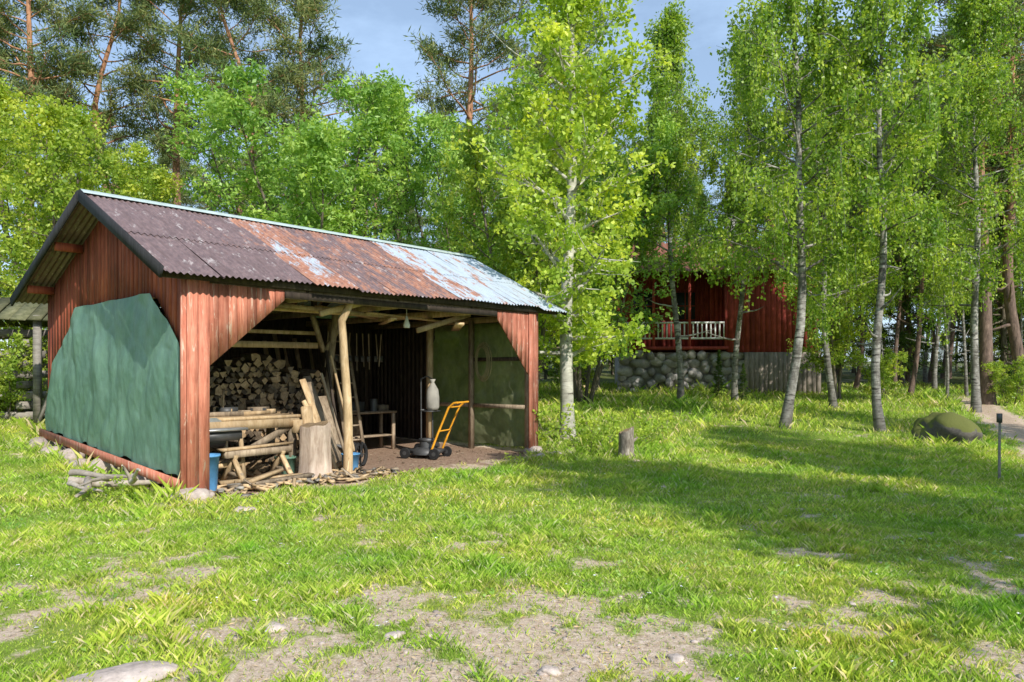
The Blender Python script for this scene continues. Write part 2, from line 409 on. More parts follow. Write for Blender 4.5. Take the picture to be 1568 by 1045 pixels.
# trees outside the frame which shade the lawn
T('birch','birch_tree.006',10.6,-.9,2,(1,1,.9))
T('rowan2','broadleaf_tree.003',9.4,.2,0,1.2)
T('birch','birch_tree.007',13.4,1.2,0,(1.05,1.05,.9))
T('birch','birch_tree.008',17.5,8.5,4,1.0)
T('pine','pine_tree.010',16.5,-.5,4,.9)
for i,(x,y,s,k) in enumerate([(1.9,15.0,.8,'sapling'),(1.45,14.5,.7,'sapling'),(2.6,15.0,.7,'sapling'),(.9,15.2,.9,'sapling'),(3.1,16.5,.7,'sapling'),(.1,12.9,.3,'sapling'),(-5.0,9.3,.35,'sapling')]):
    T(k,'aspen_sapling'+('' if i==0 else '.%03d'%i),x,y,i*1.3,s)
for i,(x,y,s) in enumerate([(-9.6,13.2,.55),(-9.9,14.6,.7),(-7.9,10.9,.3),(-11.5,14.8,.7),(2.2,28,.9),(13,26.5,.7),(16,24,.6)]):
    T('shrub','shrub'+('' if i==0 else '.%03d'%i),x,y,i*1.7,s)
forest=empty('distant_forest');RF=np.random.RandomState(77);pl=[]
tries=0
while len(pl)<85 and tries<6000:
    tries+=1
    y=31+34*RF.rand();x=(RF.rand()*1.75-.85)*y
    if y<44 and x<0: continue
    if 1.5<x<15 and 27<y<39: continue
    if any((x-a)**2+(y-b)**2<(2.4 if x>0 else 4.6)**2 for a,b in pl): continue
    pl.append((x,y))
    r=RF.rand()
    if x<0: k='pine' if r<.4 else 'pine2' if r<.75 else 'rowan2'
    else: k='pine' if r<.25 else 'pine2' if r<.45 else 'spruce' if r<.6 else 'birch2' if r<.88 else 'birch'
    T(k,'tree_%d'%len(pl),x,y,RF.rand()*6,.8+.25*RF.rand(),forest)
for i in range(30):
    y=27+12*RF.rand();x=(.45+.45*RF.rand())*y
    T('birch2' if RF.rand()<.4 else 'pine2','slim_tree_%d'%i,x,y,RF.rand()*6,(.45+.1*RF.rand(),)*2+(.75,),forest)
for i in range(64):
    f_=(i+.5)/64*1.9-.95;y=40+14*RF.rand()
    T('rowan2' if RF.rand()<.5 else 'spruce','understory_%d'%i,f_*y,y,RF.rand()*6,.28+.25*RF.rand(),forest)

# ------------------------------------------------------------------ ground
def axis(n,span,c,k):
    u=np.linspace(-1,1,n);return c+span*np.sinh(k*u)/math.sinh(k)
gx=axis(520,260,0,5.6);gy=axis(520,260,7.5,5.4)
GX,GY=np.meshgrid(gx,gy,indexing='ij');GZ=th(GX,GY)
mb=MB();n=len(gx)
i,j=np.meshgrid(np.arange(n-1),np.arange(n-1),indexing='ij');i=i.ravel();j=j.ravel()
mb.add(np.stack([GX.ravel(),GY.ravel(),GZ.ravel()],1),np.stack([i*n+j,(i+1)*n+j,(i+1)*n+j+1,i*n+j+1],1))
m,nt,out=newmat('lawn_ground')
at=N(nt,'ShaderNodeAttribute');at.attribute_name='bare'
c=coords(nt);n1=noise(nt,c,1.3,6,.65);n2=noise(nt,c,18,7,.85);n3=noise(nt,c,90,3,.7)
gr=ramp(nt,n1,[(.3,(.17,.25,.035)),(.6,(.27,.34,.06)),(.8,(.42,.40,.15))])
gr=mix(nt,1,gr,ramp(nt,n2,[(.3,.6),(.7,1.3)]),'MULTIPLY')
so=ramp(nt,n2,[(.3,(.30,.20,.13)),(.5,(.60,.46,.34)),(.72,(.84,.71,.58))])
so=mix(nt,1,so,ramp(nt,n3,[(.3,.65),(.7,1.25)]),'MULTIPLY')
dirt=ramp(nt,n2,[(.3,(.16,.10,.065)),(.5,(.32,.215,.15)),(.72,(.48,.35,.26))])
so=mix(nt,ramp(nt,at.outputs['Fac'],[(.86,0.),(.97,1.)]),so,dirt)
ad=N(nt,'ShaderNodeMath',operation='MULTIPLY_ADD');nt.links.new(n2,ad.inputs[0]);ad.inputs[1].default_value=1.5;nt.links.new(at.outputs['Fac'],ad.inputs[2])
dv=N(nt,'ShaderNodeMath',operation='SUBTRACT');nt.links.new(ad.outputs[0],dv.inputs[0]);dv.inputs[1].default_value=.40
f=ramp(nt,dv.outputs[0],[(.50,0.),(.95,1.)])
at2=N(nt,'ShaderNodeAttribute');at2.attribute_name='forest'
gr=mix(nt,at2.outputs['Fac'],gr,ramp(nt,n1,[(.35,(.08,.11,.03)),(.55,(.13,.15,.05)),(.7,(.18,.14,.09))]))
col=mix(nt,f,gr,so)
bsdf(nt,out,col,.95,0,n2,.7,.02,spec=.1)
me=mb.mesh('ground',[m],True)
a=me.attributes.new('bare','FLOAT','POINT');a.data.foreach_set('value',bare(GX,GY).ravel().astype(np.float32))
a=me.attributes.new('forest','FLOAT','POINT');a.data.foreach_set('value',np.clip(sst(24,34,GY+4*fbm(GX*.3,GY*.3,3)),0,1).ravel().astype(np.float32))
obj('ground',me)

# ------------------------------------------------------------------ grass
def blades(n,y0,y1,hm,wd,R,xr=(.74,1.6)):
    y=np.sqrt(R.rand(n)*(y1*y1-y0*y0)+y0*y0);x=(R.rand(n)*2-1)*(xr[0]*y+xr[1])
    b=bare(x,y);s,w=sw(x,y)
    keep=(R.rand(n)>sst(.0,.8,b)*.80)&((b<.86)|(R.rand(n)<.04))
    keep&=~((s>0)&(s<7)&(w>.05)&(w<5.2))
    x=x[keep];y=y[keep];b=b[keep];n=len(x)
    cl=fbm(x*1.1+50,y*1.1,3);cl2=vnoise(x*5+9,y*5)
    s,w=sw(x,y)
    nearwall=np.exp(-(w/.3)**2)*(((s>-.3)&(s<.6))|((s>5.7)&(s<7.6)))+np.exp(-(s/.4)**2)*((w>-.2)&(w<5.6))
    nearwall=nearwall+.9*np.exp(-((x-2.0)**2+(y-14.8)**2)/1.4)+.5*sst(16.5,18.5,y)*sst(.40,.36,x/y)*sst(.5,.65,fbm(x*.5,y*.5+4,3))
    for bx,by in((6.66,18.4),(8.75,17.8),(9.1,15.7)): nearwall=nearwall+.8*np.exp(-((x-bx)**2+(y-by)**2)/.5)
    h=hm*(.35+1.0*R.rand(n)**1.5)*(.35+1.35*cl)*(.55+1.0*cl2**2)*(1+2.4*np.clip(nearwall,0,1.2)*R.rand(n))*(1-.45*b)
    h*=1+.7*sst(15,24,y)
    a=R.rand(n)*6.283;l=(.25+.85*R.rand(n))*h
    z=th(x,y)-.004
    wx=np.cos(a)*wd*.5*(.6+.8*R.rand(n));wy=np.sin(a)*wd*.5*(.6+.8*R.rand(n))
    a2=R.rand(n)*6.283
    P=np.stack([np.stack([x-wx,y-wy,z],1),np.stack([x+wx,y+wy,z],1),
       np.stack([x+wx*.7+np.cos(a2)*l*.35,y+wy*.7+np.sin(a2)*l*.35,z+h*.6],1),
       np.stack([x+np.cos(a2)*l,y+np.sin(a2)*l,z+h],1)],1).reshape(-1,3)
    return P,np.arange(4*n).reshape(-1,4)
m,nt,out=newmat('grass_blades')
isl=island(nt);c=coords(nt);n1=noise(nt,c,.7,2,.65);n2=noise(nt,c,3.5,2,.7)
col=ramp(nt,isl,[(0,(.28,.46,.05)),(.45,(.50,.68,.09)),(.80,(.74,.82,.18)),(.90,(.84,.74,.40)),(1,(.86,.76,.50))])
col=mix(nt,1,col,ramp(nt,n1,[(.32,(.62,.82,.68)),(.5,(.96,.97,.95)),(.68,(1.22,1.04,1.1))]),'MULTIPLY')
col=mix(nt,1,col,ramp(nt,n2,[(.3,.72),(.7,1.16)]),'MULTIPLY')
p=N(nt,'ShaderNodeBsdfDiffuse');nt.links.new(col,p.inputs[0])
t=N(nt,'ShaderNodeBsdfTranslucent');tcn=mix(nt,1,col,(1.05,1.05,.6),'MULTIPLY');nt.links.new(tcn,t.inputs[0])
ms=N(nt,'ShaderNodeMixShader');ms.inputs[0].default_value=.40
nt.links.new(p.outputs[0],ms.inputs[1]);nt.links.new(t.outputs[0],ms.inputs[2]);nt.links.new(ms.outputs[0],out.inputs[0])
M['grass']=m
mb=MB();R=np.random.RandomState(3)
for n,y0,y1,hm,wd in((310000,3.0,8,.058,.0050),(230000,8,16,.078,.010),(120000,16,34,.085,.020)):
    P,q=blades(n,y0,y1,hm,wd,R);mb.add(P,q)
obj('grass',mb.mesh('grass',['grass']))
mb=MB();n=900
y=np.sqrt(R.rand(n)*(200-12)+12);x=(R.rand(n)*2-1)*(.72*y+1);k=(fbm(x*.8+5,y*.8,3)>.5)&(bare(x,y)<.3);x=x[k];y=y[k];n=len(x)
P=np.stack([x,y,th(x,y)+.05+.03*R.rand(n)],1)
for q in range(3):
    mb.leaves(P,np.concatenate([R.randn(n,2),np.zeros((n,1))],1),np.tile([0,0,1.],(n,1))+R.randn(n,3)*.3,.018,.012,0)
obj('daisies',mb.mesh('daisies',['white']))
mb=MB();n=14000
y=np.sqrt(R.rand(n)*(100-10)+10);x=(R.rand(n)*2-1)*(.72*y+1);k=(vnoise(x*2.2+5,y*2.2)>.55);x=x[k];y=y[k];n=len(x)
P=np.stack([x,y,th(x,y)+.012],1)
az=R.rand(n)*6.28;mb.leaves(P,np.stack([np.cos(az),np.sin(az),.35+.4*R.rand(n)],1),np.tile([0,0,1.],(n,1))+R.randn(n,3)*.2,.02+.04*R.rand(n),.012+.018*R.rand(n),0)
obj('lawn_weeds',mb.mesh('lawn_weeds',['l_rowan']))
mb=MB();n=9000
y=np.sqrt(R.rand(n)*(64-10)+10);x=(R.rand(n)*2-1)*(.72*y+.6);k=bare(x,y)>.05+.3*R.rand(n);x=x[k];y=y[k];n=len(x)
P=np.stack([x,y,th(x,y)+.006+.01*R.rand(n)],1);az=R.rand(n)*6.28
mb.leaves(P,np.stack([np.cos(az),np.sin(az),.05*R.randn(n)],1),np.tile([0,0,1.],(n,1))+R.randn(n,3)*.3,.02+.05*R.rand(n),.004+.012*R.rand(n)**3,0)
obj('dry_litter',mb.mesh('dry_litter',['freshw']))
mb=MB();cnt=0
xs=(R.rand(9000)*2-1)*5;ys=3.2+6*R.rand(9000)**1.3;bb=bare(xs,ys)
for x,y,b in zip(xs,ys,bb):
    if b<.2+.3*R.rand() or cnt>1300: continue
    cnt+=1;r=.004+.022*R.rand()**5
    mb.rock((x,y,float(th(x,y))+r*.1),(r*1.2,r,r*.55),cnt,0,1,1,.5)
obj('gravel',mb.mesh('gravel',['stonep']))
for i,(x,y,r) in enumerate([(-.72,4.58,.06),(-1.5,4.75,.065),(.2,4.02,.05),(.92,4.2,.05),(-2.25,4.95,.04),(5.0,7.4,.05),(2.35,5.2,.03),(-3.1,8.75,.09),(.55,14.0,.10),(.9,14.2,.12),(4.3,6.5,.03),(-1.3,4.9,.03)]):
    mb=MB();mb.rock((0,0,0),(r*1.3,r,r*.5),i+3,0,3,rough=.6);obj('stone' if i==0 else 'stone.%03d'%i,mb.mesh('stone',['stonep'],True),(x,y,float(th(x,y))+.004))
mb=MB();mb.rock((0,0,0),(.30,.15,.05),0,0,4,rough=.35);obj('flat_stone_slab',mb.mesh('slab',['stonep'],True),(-2.05,3.93,.01),.5)
mb=MB();mb.rock((0,0,0),(.62,.5,.42),9,0,4,rough=.45);obj('mossy_boulder',mb.mesh('boulder',['moss'],True),(9.1,15.7,float(th(9.1,15.7))+.18))

# ------------------------------------------------------------------ SHED
shed=empty('open_wooden_shed',(A[0],A[1],0),ANG)
def part(name,mb,mats,smooth=False): return obj(name,mb.mesh(name,mats,smooth),parent=shed)
L=6.97;Wd=5.2;WA=2.42;ZA=4.22;Ze=2.87;EW0=-.25;EW1=5.5;S0=-.44;S1=7.62
def rz(w):
    return ZA-(WA-w)*(ZA-Ze)/(WA-EW0) if w<WA else ZA-(w-WA)*(ZA-Ze)/(EW1-WA)
def tarp_top(w):
    pts=[(-.2,0),(.12,1.0),(.17,1.98),(.93,2.70),(3.7,2.66),(4.9,1.62),(5.12,1.0),(5.4,0)]
    if w<.12 or w>5.12:return None
    for (a,za),(b,zb) in zip(pts,pts[1:]):
        if a<=w<=b:return za+(zb-za)*(w-a)/(b-a)
mb=MB();w=0.0;R=np.random.RandomState(4)
while w<Wd-.01:
    bw=min(.11+.05*R.rand(),Wd-w);g=.007
    a,b=w+g/2,w+bw-g/2
    ta,tb=tarp_top(a),tarp_top(b)
    za=0.02 if ta is None else ta-.05;zb=0.02 if tb is None else tb-.05
    dx=-.018+R.rand()*.009
    ra,rb=rz(a)-.05,rz(b)-.05
    v=[(dx,a,za),(dx,b,zb),(dx,b,rb),(dx,a,ra),(dx+.022,a,za),(dx+.022,b,zb),(dx+.022,b,rb),(dx+.022,a,ra)]
    mb.add(v,[(0,1,2,3),(7,6,5,4),(0,4,5,1),(1,5,6,2),(2,6,7,3),(3,7,4,0)])
    w+=bw
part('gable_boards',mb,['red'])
mb=MB()
mb.beam((-.035,.02,.05),(-.035,.02,2.86),.035,.14,0,up=(1,0,0))
mb.box((-.03,.07,1.45),(.03,.15,2.8),0)
for k,(a,b) in enumerate([(-.045,.10),(.106,.245)]): mb.box(((a+b)/2,-.032,1.46-.01*k),(b-a,.028,2.8),0)
mb.box((.10,.06,1.4),(.14,.12,2.75),1)
part('corner_post',mb,['red_sunlit','oldw'])
mb=MB();s=.25
def panel(s0,s1,cut):
    s=s0
    while s<s1-.03:
        bw=.125+.03*R.rand();a,b=s+.004,min(s+bw-.004,s1+.02)
        y=-.03+R.rand()*.009
        v=[(a,y,cut(a)),(b,y,cut(b)),(b,y,2.78),(a,y,2.78)];v+=[(p[0],p[1]+.022,p[2]) for p in v]
        mb.add(v,[(0,1,2,3),(7,6,5,4),(0,4,5,1),(1,5,6,2),(2,6,7,3),(3,7,4,0)]);s+=bw
panel(.25,1.34,lambda q:1.70+(q-.25)*(2.62-1.70)/(1.33-.25))
panel(5.82,6.68,lambda q:1.62+(6.68-q)*(2.62-1.62)/(6.68-5.82))
for a in(6.71+.066,6.85+.066): mb.box((a,-.03,1.43),(.13,.026,2.75),0)
mb.box((6.985,.06,1.43),(.03,.16,2.75),0)
part('front_panels',mb,['red_sunlit'])
mb=MB()
mb.box((3.5,.06,2.74),(6.9,.10,.13),0);mb.box((3.57,-.034,2.715),(4.42,.024,.09),1)
mb.box((6.83,.07,1.4),(.12,.12,2.7),0)
part('header_beam',mb,['oldw','darkw'])
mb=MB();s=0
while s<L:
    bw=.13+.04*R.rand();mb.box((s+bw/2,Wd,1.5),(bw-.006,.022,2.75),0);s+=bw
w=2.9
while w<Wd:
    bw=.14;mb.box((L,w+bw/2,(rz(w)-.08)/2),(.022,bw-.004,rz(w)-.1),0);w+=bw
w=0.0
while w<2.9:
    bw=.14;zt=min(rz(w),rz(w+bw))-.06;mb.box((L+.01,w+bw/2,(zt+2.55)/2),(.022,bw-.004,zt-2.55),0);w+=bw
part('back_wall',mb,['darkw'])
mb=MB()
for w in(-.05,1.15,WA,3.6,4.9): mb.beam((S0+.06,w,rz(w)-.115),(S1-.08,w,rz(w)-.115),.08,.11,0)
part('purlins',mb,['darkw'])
mb=MB()
for w in(1.15,WA,3.6,4.9): mb.beam((S0+.04,w,rz(w)-.12),(-.02,w,rz(w)-.12),.09,.125,0)
part('purlin_ends',mb,['red'])
mb=MB()
for s in(.1,1.75,3.45,5.15,6.85):
    mb.beam((s,.05,2.72),(s,Wd-.05,2.72),.06,.12,0)
    mb.beam((s,0,rz(0)-.2),(s,WA,rz(WA)-.2),.05,.1,1);mb.beam((s,WA,rz(WA)-.2),(s,Wd,rz(Wd)-.2),.05,.1,1)
    mb.beam((s+.04,WA,2.72),(s+.04,WA,4.0),.06,.09,1)
mb.beam((.4,1.0,2.60),(4.6,1.0,2.62),.09,.05,0);mb.beam((1.0,2.0,2.30),(3.3,2.0,2.32),.09,.06,0)
mb.beam((2.4,.7,2.66),(4.4,1.8,2.64),.12,.04,0);mb.beam((2.2,.35,2.52),(3.2,.35,2.80),.06,.09,0);mb.beam((4.3,.5,2.36),(5.6,.5,2.72),.06,.09,0)
mb.beam((5.0,.15,2.5),(6.3,1.6,2.5),.16,.04,0);mb.beam((1.4,.5,2.62),(3.6,.6,2.58),.10,.06,0)
mb.beam((3.2,.5,2.60),(5.9,1.3,2.62),.14,.03,0);mb.beam((3.6,.3,2.52),(4.7,2.0,2.56),.10,.03,0)
part('roof_trusses',mb,['freshw','darkw'])
def roofmat():
    m,nt,out=newmat('corrugated_iron')
    at=N(nt,'ShaderNodeAttribute');at.attribute_name='kind';k=at.outputs['Fac']
    n1=noise(nt,coords(nt,(1.6,.5,.5)),2.6,9,.8,.3);n2=noise(nt,coords(nt,(9,.8,.8)),1.5,5,.7);n3=noise(nt,coords(nt,(3,1,1)),9,5,.7)
    n4=noise(nt,coords(nt,(2.2,.9,.9)),3.1,8,.8)
    paint=ramp(nt,n3,[(.3,(.11,.074,.072)),(.7,(.25,.17,.165))])
    rust=ramp(nt,n3,[(.25,(.18,.08,.052)),(.5,(.40,.18,.11)),(.75,(.54,.30,.20))])
    zinc=ramp(nt,n2,[(.3,(.40,.47,.54)),(.7,(.66,.73,.80))])
    def thr(src,a,b): return ramp(nt,src,[(a,0.),(b,1.)])
    s=N(nt,'ShaderNodeMath',operation='MULTIPLY_ADD');nt.links.new(n1,s.inputs[0]);s.inputs[1].default_value=2.0
    k2=N(nt,'ShaderNodeMath',operation='SUBTRACT');nt.links.new(k,k2.inputs[0]);k2.inputs[1].default_value=1.0
    nt.links.new(k2.outputs[0],s.inputs[2])
    kk=s.outputs[0]
    col=mix(nt,thr(kk,.30,.48),paint,rust)
    col=mix(nt,ramp(nt,n4,[(.57,0.),(.63,.8)]),col,(.50,.45,.43))
    col=mix(nt,thr(kk,.66,.76),col,zinc)
    col=mix(nt,ramp(nt,n2,[(.52,0.),(.66,.75)]),col,(.13,.085,.078))
    ms=ramp(nt,kk,[(.66,.0),(.76,.25)])
    bsdf(nt,out,col,ramp(nt,n3,[(.3,.45),(.7,.7)]),ms,n3,.2,.003,spec=.5);return m
M['roof']=roofmat()
kinds=[-.05,.02,.14,.54,.30,.38,.45,.78,.88,.84,.95]
def sheets(front):
    mb=MB();kv=[];ns=11;wd=(S1-S0)/ns;per=.085
    we=EW0 if front else EW1
    rows=[(0,.56),(.50,1.0)]
    for r,(ta,tb) in enumerate(rows):
        for i in range(ns):
            a=S0+i*wd-.03;b=S0+(i+1)*wd+.03
            if i==0:a+=.03
            if i==ns-1:b-=.03
            nx=int((b-a)/per*8);xs=np.linspace(a,b,nx);ts=np.linspace(ta,tb,4)
            off=.012 if r==0 else 0
            off+=(i%2)*.007;ex=(R.rand()-.5)*.05 if r==1 else 0
            V=[]
            for t in ts:
                tt=t+(ex if t==ts[-1] else 0)
                w=WA+(we-WA)*tt
                z=ZA+(Ze-ZA)*tt
                V.append(np.stack([xs,np.full(nx,w),z+off+.013*np.cos(xs*2*math.pi/per)+.006*math.sin(i*3+tt*5)],1))
            V=np.concatenate(V);ii,jj=np.meshgrid(np.arange(3),np.arange(nx-1),indexing='ij');ii=ii.ravel();jj=jj.ravel()
            q=np.stack([ii*nx+jj,ii*nx+jj+1,(ii+1)*nx+jj+1,(ii+1)*nx+jj],1)
            if not front:q=q[:,::-1]
            mb.add(V,q)
            kv+= [kinds[i]+(R.rand()-.5)*.16]*len(V)
    me=mb.mesh('roof_sheets',['roof'],True)
    a=me.attributes.new('kind','FLOAT','POINT');a.data.foreach_set('value',np.array(kv,np.float32))
    return me
obj('roof_sheets_front',sheets(True),parent=shed);obj('roof_sheets_back',sheets(False),parent=shed)
mb=MB()
th1=math.atan2(ZA-Ze,WA-EW0);th2=math.atan2(ZA-Ze,EW1-WA)
V=[(S0-.01,WA-.14,ZA+.05-.14*math.tan(th1)),(S1+.01,WA-.14,ZA+.05-.14*math.tan(th1)),(S1+.01,WA,ZA+.055),(S0-.01,WA,ZA+.055),(S1+.01,WA+.14,ZA+.05-.14*math.tan(th2)),(S0-.01,WA+.14,ZA+.05-.14*math.tan(th2))]
mb.add(V,[(0,1,2,3),(3,2,4,5)]);part('ridge_cap',mb,['mint'])
mb=MB()
mb.beam((S0-.03,EW0-.02,Ze-.04),(S0-.03,WA,ZA-.035),.03,.15,0);mb.beam((S0-.03,WA,ZA-.036),(S0-.03,EW1+.02,Ze-.04),.03,.15,0)
mb.beam((S1+.0,EW0,Ze-.05),(S1+.0,WA,ZA-.05),.03,.10,0)
part('rake_boards',mb,['black'])
mb=MB();mb.beam((-.13,.02,.20),(-.13,5.2,.60),.03,.13,0);part('sill_board',mb,['red_sunlit'])
mb=MB()
for i,(s,w,z,r) in enumerate([(0,-.03,.03,.20),(.22,.0,.02,.12),(-.05,1.4,.12,.17),(-.05,2.6,.2,.22),(-.1,3.8,.3,.2),(-.1,5,.36,.25),(6.85,.0,.06,.2),(-.2,3.1,.2,.16),(-.15,4.4,.3,.18)]):
    mb.rock((s,w,z),(r*1.2,r,r*.65),i+2,0,3)
part('foundation_stones',mb,['stonep'],True)
def tarpmat(name,c1,c2,tr):
    m,nt,out=newmat(name);c=coords(nt);n1=noise(nt,c,1.6,5,.6,.4);n2=noise(nt,coords(nt,(1,1,.35)),5,6,.75)
    col=ramp(nt,n1,[(.3,c1),(.7,c2)]);col=mix(nt,1,col,ramp(nt,n2,[(.3,.75),(.7,1.2)]),'MULTIPLY')
    p=bsdf(nt,out,col,.45,0,n2,.5,.03,spec=.5)
    t=N(nt,'ShaderNodeBsdfTranslucent');nt.links.new(col,t.inputs[0])
    ms=N(nt,'ShaderNodeMixShader');ms.inputs[0].default_value=tr
    nt.links.new(p.outputs[0],ms.inputs[1]);nt.links.new(t.outputs[0],ms.inputs[2]);nt.links.new(ms.outputs[0],out.inputs[0]);return m
M['tarp']=tarpmat('green_tarpaulin',(.12,.24,.17),(.21,.36,.26),.12)
M['tarp2']=tarpmat('olive_tarpaulin',(.15,.165,.09),(.28,.29,.16),.6)
nw,nz=150,90;mb=MB();V=[]
for i in range(nz):
    for j in range(nw):
        v=i/(nz-1);u=j/(nw-1)
        w=.10+5.04*u
        top=tarp_top(min(max(w,.121),5.119));bot=.25+.38*u+.035*math.sin(u*23)+.02*math.sin(u*61)
        z=bot+(top+.012*math.sin(u*31)-bot)*v
        fold=abs(math.sin(w*3.3+.5*z+1.2*math.sin(z*1.1)))**3*.05*(.3+.7*v)
        wr=.02*math.sin(w*8+z*1.8+2*math.sin(z*1.4))*(1-v)**.6+.012*math.sin(z*7+w*5)+fold
        wr+=.05*(float(fbm(w*2.2,z*.7+5,4))-.5)*2+.018*(float(fbm(w*7,z*4+5,3))-.5)*2
        x=-.05-.015*math.sin(math.pi*v)-abs(wr)*.75
        V.append((x,w,z))
ii,jj=np.meshgrid(np.arange(nz-1),np.arange(nw-1),indexing='ij');ii=ii.ravel();jj=jj.ravel()
Q=np.stack([ii*nw+jj,ii*nw+jj+1,(ii+1)*nw+jj+1,(ii+1)*nw+jj],1)
mb.add(V,Q);part('green_tarp',mb,['tarp'],True)
mb=MB();V=[]
for i in range(nz):
    for j in range(nw):
        v=i/(nz-1);u=j/(nw-1);w=.15+2.75*u;z=.15+2.5*v
        V.append((L-.08+.05*math.sin(w*6+math.sin(z*3))+.16*(float(fbm(w*2.5,z*2.5,4))-.5)*2,w,z))
mb.add(V,Q);part('translucent_side_tarp',mb,['tarp2'],True)
mb=MB()
mb.beam((6.74,1.56,0),(6.74,1.56,2.7),.09,.09,0);mb.beam((6.74,.1,.95),(6.74,1.5,.95),.04,.08,0);mb.beam((6.74,1.62,.95),(6.74,2.9,.95),.04,.08,0);mb.beam((6.76,.1,1.9),(6.76,1.5,1.9),.04,.08,1)
mb.tube(path((3.35,1.9,0),(0.03,0,1),2.72,6,0,.03,R),[.075,.07,.07,.065,.06,.06,.06],8,0)
mb.beam((3.33,1.9,2.0),(3.0,1.75,2.62),.07,.07,0);mb.beam((3.37,1.92,2.0),(3.8,1.9,2.62),.07,.07,0)
mb.beam((5.6,1.6,0),(5.6,1.6,2.72),.10,.10,2);mb.beam((1.3,3.0,0),(1.3,3.0,2.72),.12,.12,2);mb.beam((5.1,4.2,0),(5.1,4.2,2.72),.1,.1,2)
mb.beam((.2,1.4,2.05),(3.2,1.9,2.1),.05,.10,2)
part('inner_posts',mb,['oldw','darkw','freshw'])
mb=MB();pts=path((2.56,.14,-.02),(0.0,0,1),2.75,9,0,.02,R);pts[-1][:2]=(2.60,.1)
mb.tube(pts,np.linspace(.075,.058,10),9,0,irr=.15);part('pole_post',mb,['freshw'],True)

def loc(s,w,z=0): 
    p=A+D1*s+D2*w;return (p[0],p[1],z)
def LO(name,mb,mats,s,w,rz=0,smooth=False,z=None):
    p=loc(s,w);zz=float(th(p[0],p[1])) if z is None else z
    return obj(name,mb.mesh(name,mats,smooth),(p[0],p[1],zz),ANG+rz)
mb=MB();zrow=.05;k=0
while zrow<1.95:
    x=-.3+.05*R.rand()
    while x<2.3:
        r=.035+.045*R.rand();top=1.95-.25*abs(x-.8)-.30*R.rand()
        if zrow<top:
            n=random.choice([3,3,4,4,5,6]);y0=-.03+R.randn()*.07
            mb.tube([(x+r,y0,zrow+r*.7),(x+r+R.randn()*.05,y0+.36,zrow+r*.7+R.randn()*.03)],r*1.15,n,1,True,random.choice([0,0,1]),irr=.6)
        x+=r*1.9
    zrow+=.092
LO('firewood_pile',mb,['cutend','barkf'],1.25,2.2)
mb=MB()
for i in range(110):
    r=.035+.03*R.rand();p=np.array([R.randn()*.45,R.randn()*.28,0]);p[2]=max(.04,.5-.8*math.hypot(p[0],p[1]))*R.rand()+.04
    d=R.randn(3)*np.array([1,1,.25]);d/=np.linalg.norm(d)
    mb.tube([p-d*.16,p+d*.16],r,random.choice([3,4,5]),random.choice([0,0,1]),True,0,irr=.4)
LO('scattered_firewood',mb,['cutend','barkf'],2.1,1.35)
mb=MB()
for i in range(190):
    p=np.array([R.rand()*3.0,R.randn()*.18,.02+.06*R.rand()]);d=R.randn(3)*np.array([1,1,.2]);d/=np.linalg.norm(d);l=.04+.2*R.rand()**2
    mb.beam(p-d*l,p+d*l,.02+.06*R.rand(),.012+.02*R.rand(),random.choice([0,0,1,2]),jit=.006)
LO('wood_scraps',mb,['freshw','oldw','greyw'],.35,.0)
mb=MB();n=1500;sx_=R.rand(n)*6.6+.2;wy_=R.rand(n)*2.6-.3
P=np.stack([-4.116+D1[0]*sx_+D2[0]*wy_,9.58+D1[1]*sx_+D2[1]*wy_],1);P=np.concatenate([P,(th(P[:,0],P[:,1])+.008+.01*R.rand(n))[:,None]],1)
az=R.rand(n)*6.28;mb.leaves(P,np.stack([np.cos(az),np.sin(az),.1*R.randn(n)],1),np.tile([0,0,1.],(n,1))+R.randn(n,3)*.4,.02+.07*R.rand(n)**2,.01+.025*R.rand(n),0)
obj('wood_chips',mb.mesh('wood_chips',['oldw']))
mb=MB()
for i in range(4): mb.box((.0,-.27+.18*i,.93),(1.75-.1*(i%2),.17,.05),0)
mb.box((0,-.37,.84),(1.6,.05,.13),0)
for x in(-.7,.72):
    for y in(-.3,.3): mb.box((x,y,.45),(.1,.1,.9),1)
    mb.box((x,0,.25),(.06,.55,.1),1)
mb.beam((-.7,-.33,.15),(.7,-.33,.8),.03,.1,1)
mb.box((.75,-.30,.78),(.12,.34,.2),0);mb.beam((.98,-.42,.45),(.92,-.40,1.08),.05,.16,0,jit=.01);mb.box((.3,.05,.985),(.5,.14,.06),0,.2);mb.box((-.3,0,.99),(.7,.1,.07),1,-.1)
mb.box((-.1,.15,1.02),(.25,.2,.13),2);mb.beam((-.2,.1,1.0),(-.05,.35,1.35),.03,.05,0);mb.box((.45,.2,1.0),(.3,.2,.14),1,.5)
for q in range(7): mb.box((-.7+.22*q,.12+.1*R.rand(),.99+.03*(q%2)),(.16+.1*R.rand(),.05,.05+.05*R.rand()),q%3,R.rand()*3)
LO('workbench',mb,['freshw','oldw','dgrey'],1.3,1.15)
mb=MB()
for x in(-.4,.4):
    mb.beam((x,-.3,0),(x,.05,.45),.06,.06,0);mb.beam((x,.3,0),(x,-.05,.45),.06,.06,0);mb.beam((x,-.2,.18),(x,.2,.18),.04,.06,1)
mb.box((0,0,.46),(1.1,.11,.09),1);mb.box((.05,.1,.53),(1.3,.14,.035),0,.12);mb.box((-.1,-.22,.10),(1.2,.13,.05),0,-.2)
mb.beam((-.7,-.35,.06),(.6,-.45,.1),.12,.05,1);mb.beam((-.5,-.4,.1),(.2,-.25,.2),.1,.04,0)
LO('sawhorse',mb,['freshw','oldw'],1.25,.5,.1)
mb=MB()
mb.box((0,0,.80),(.75,.55,.035),1);mb.box((0,0,.71),(.62,.45,.13),2)
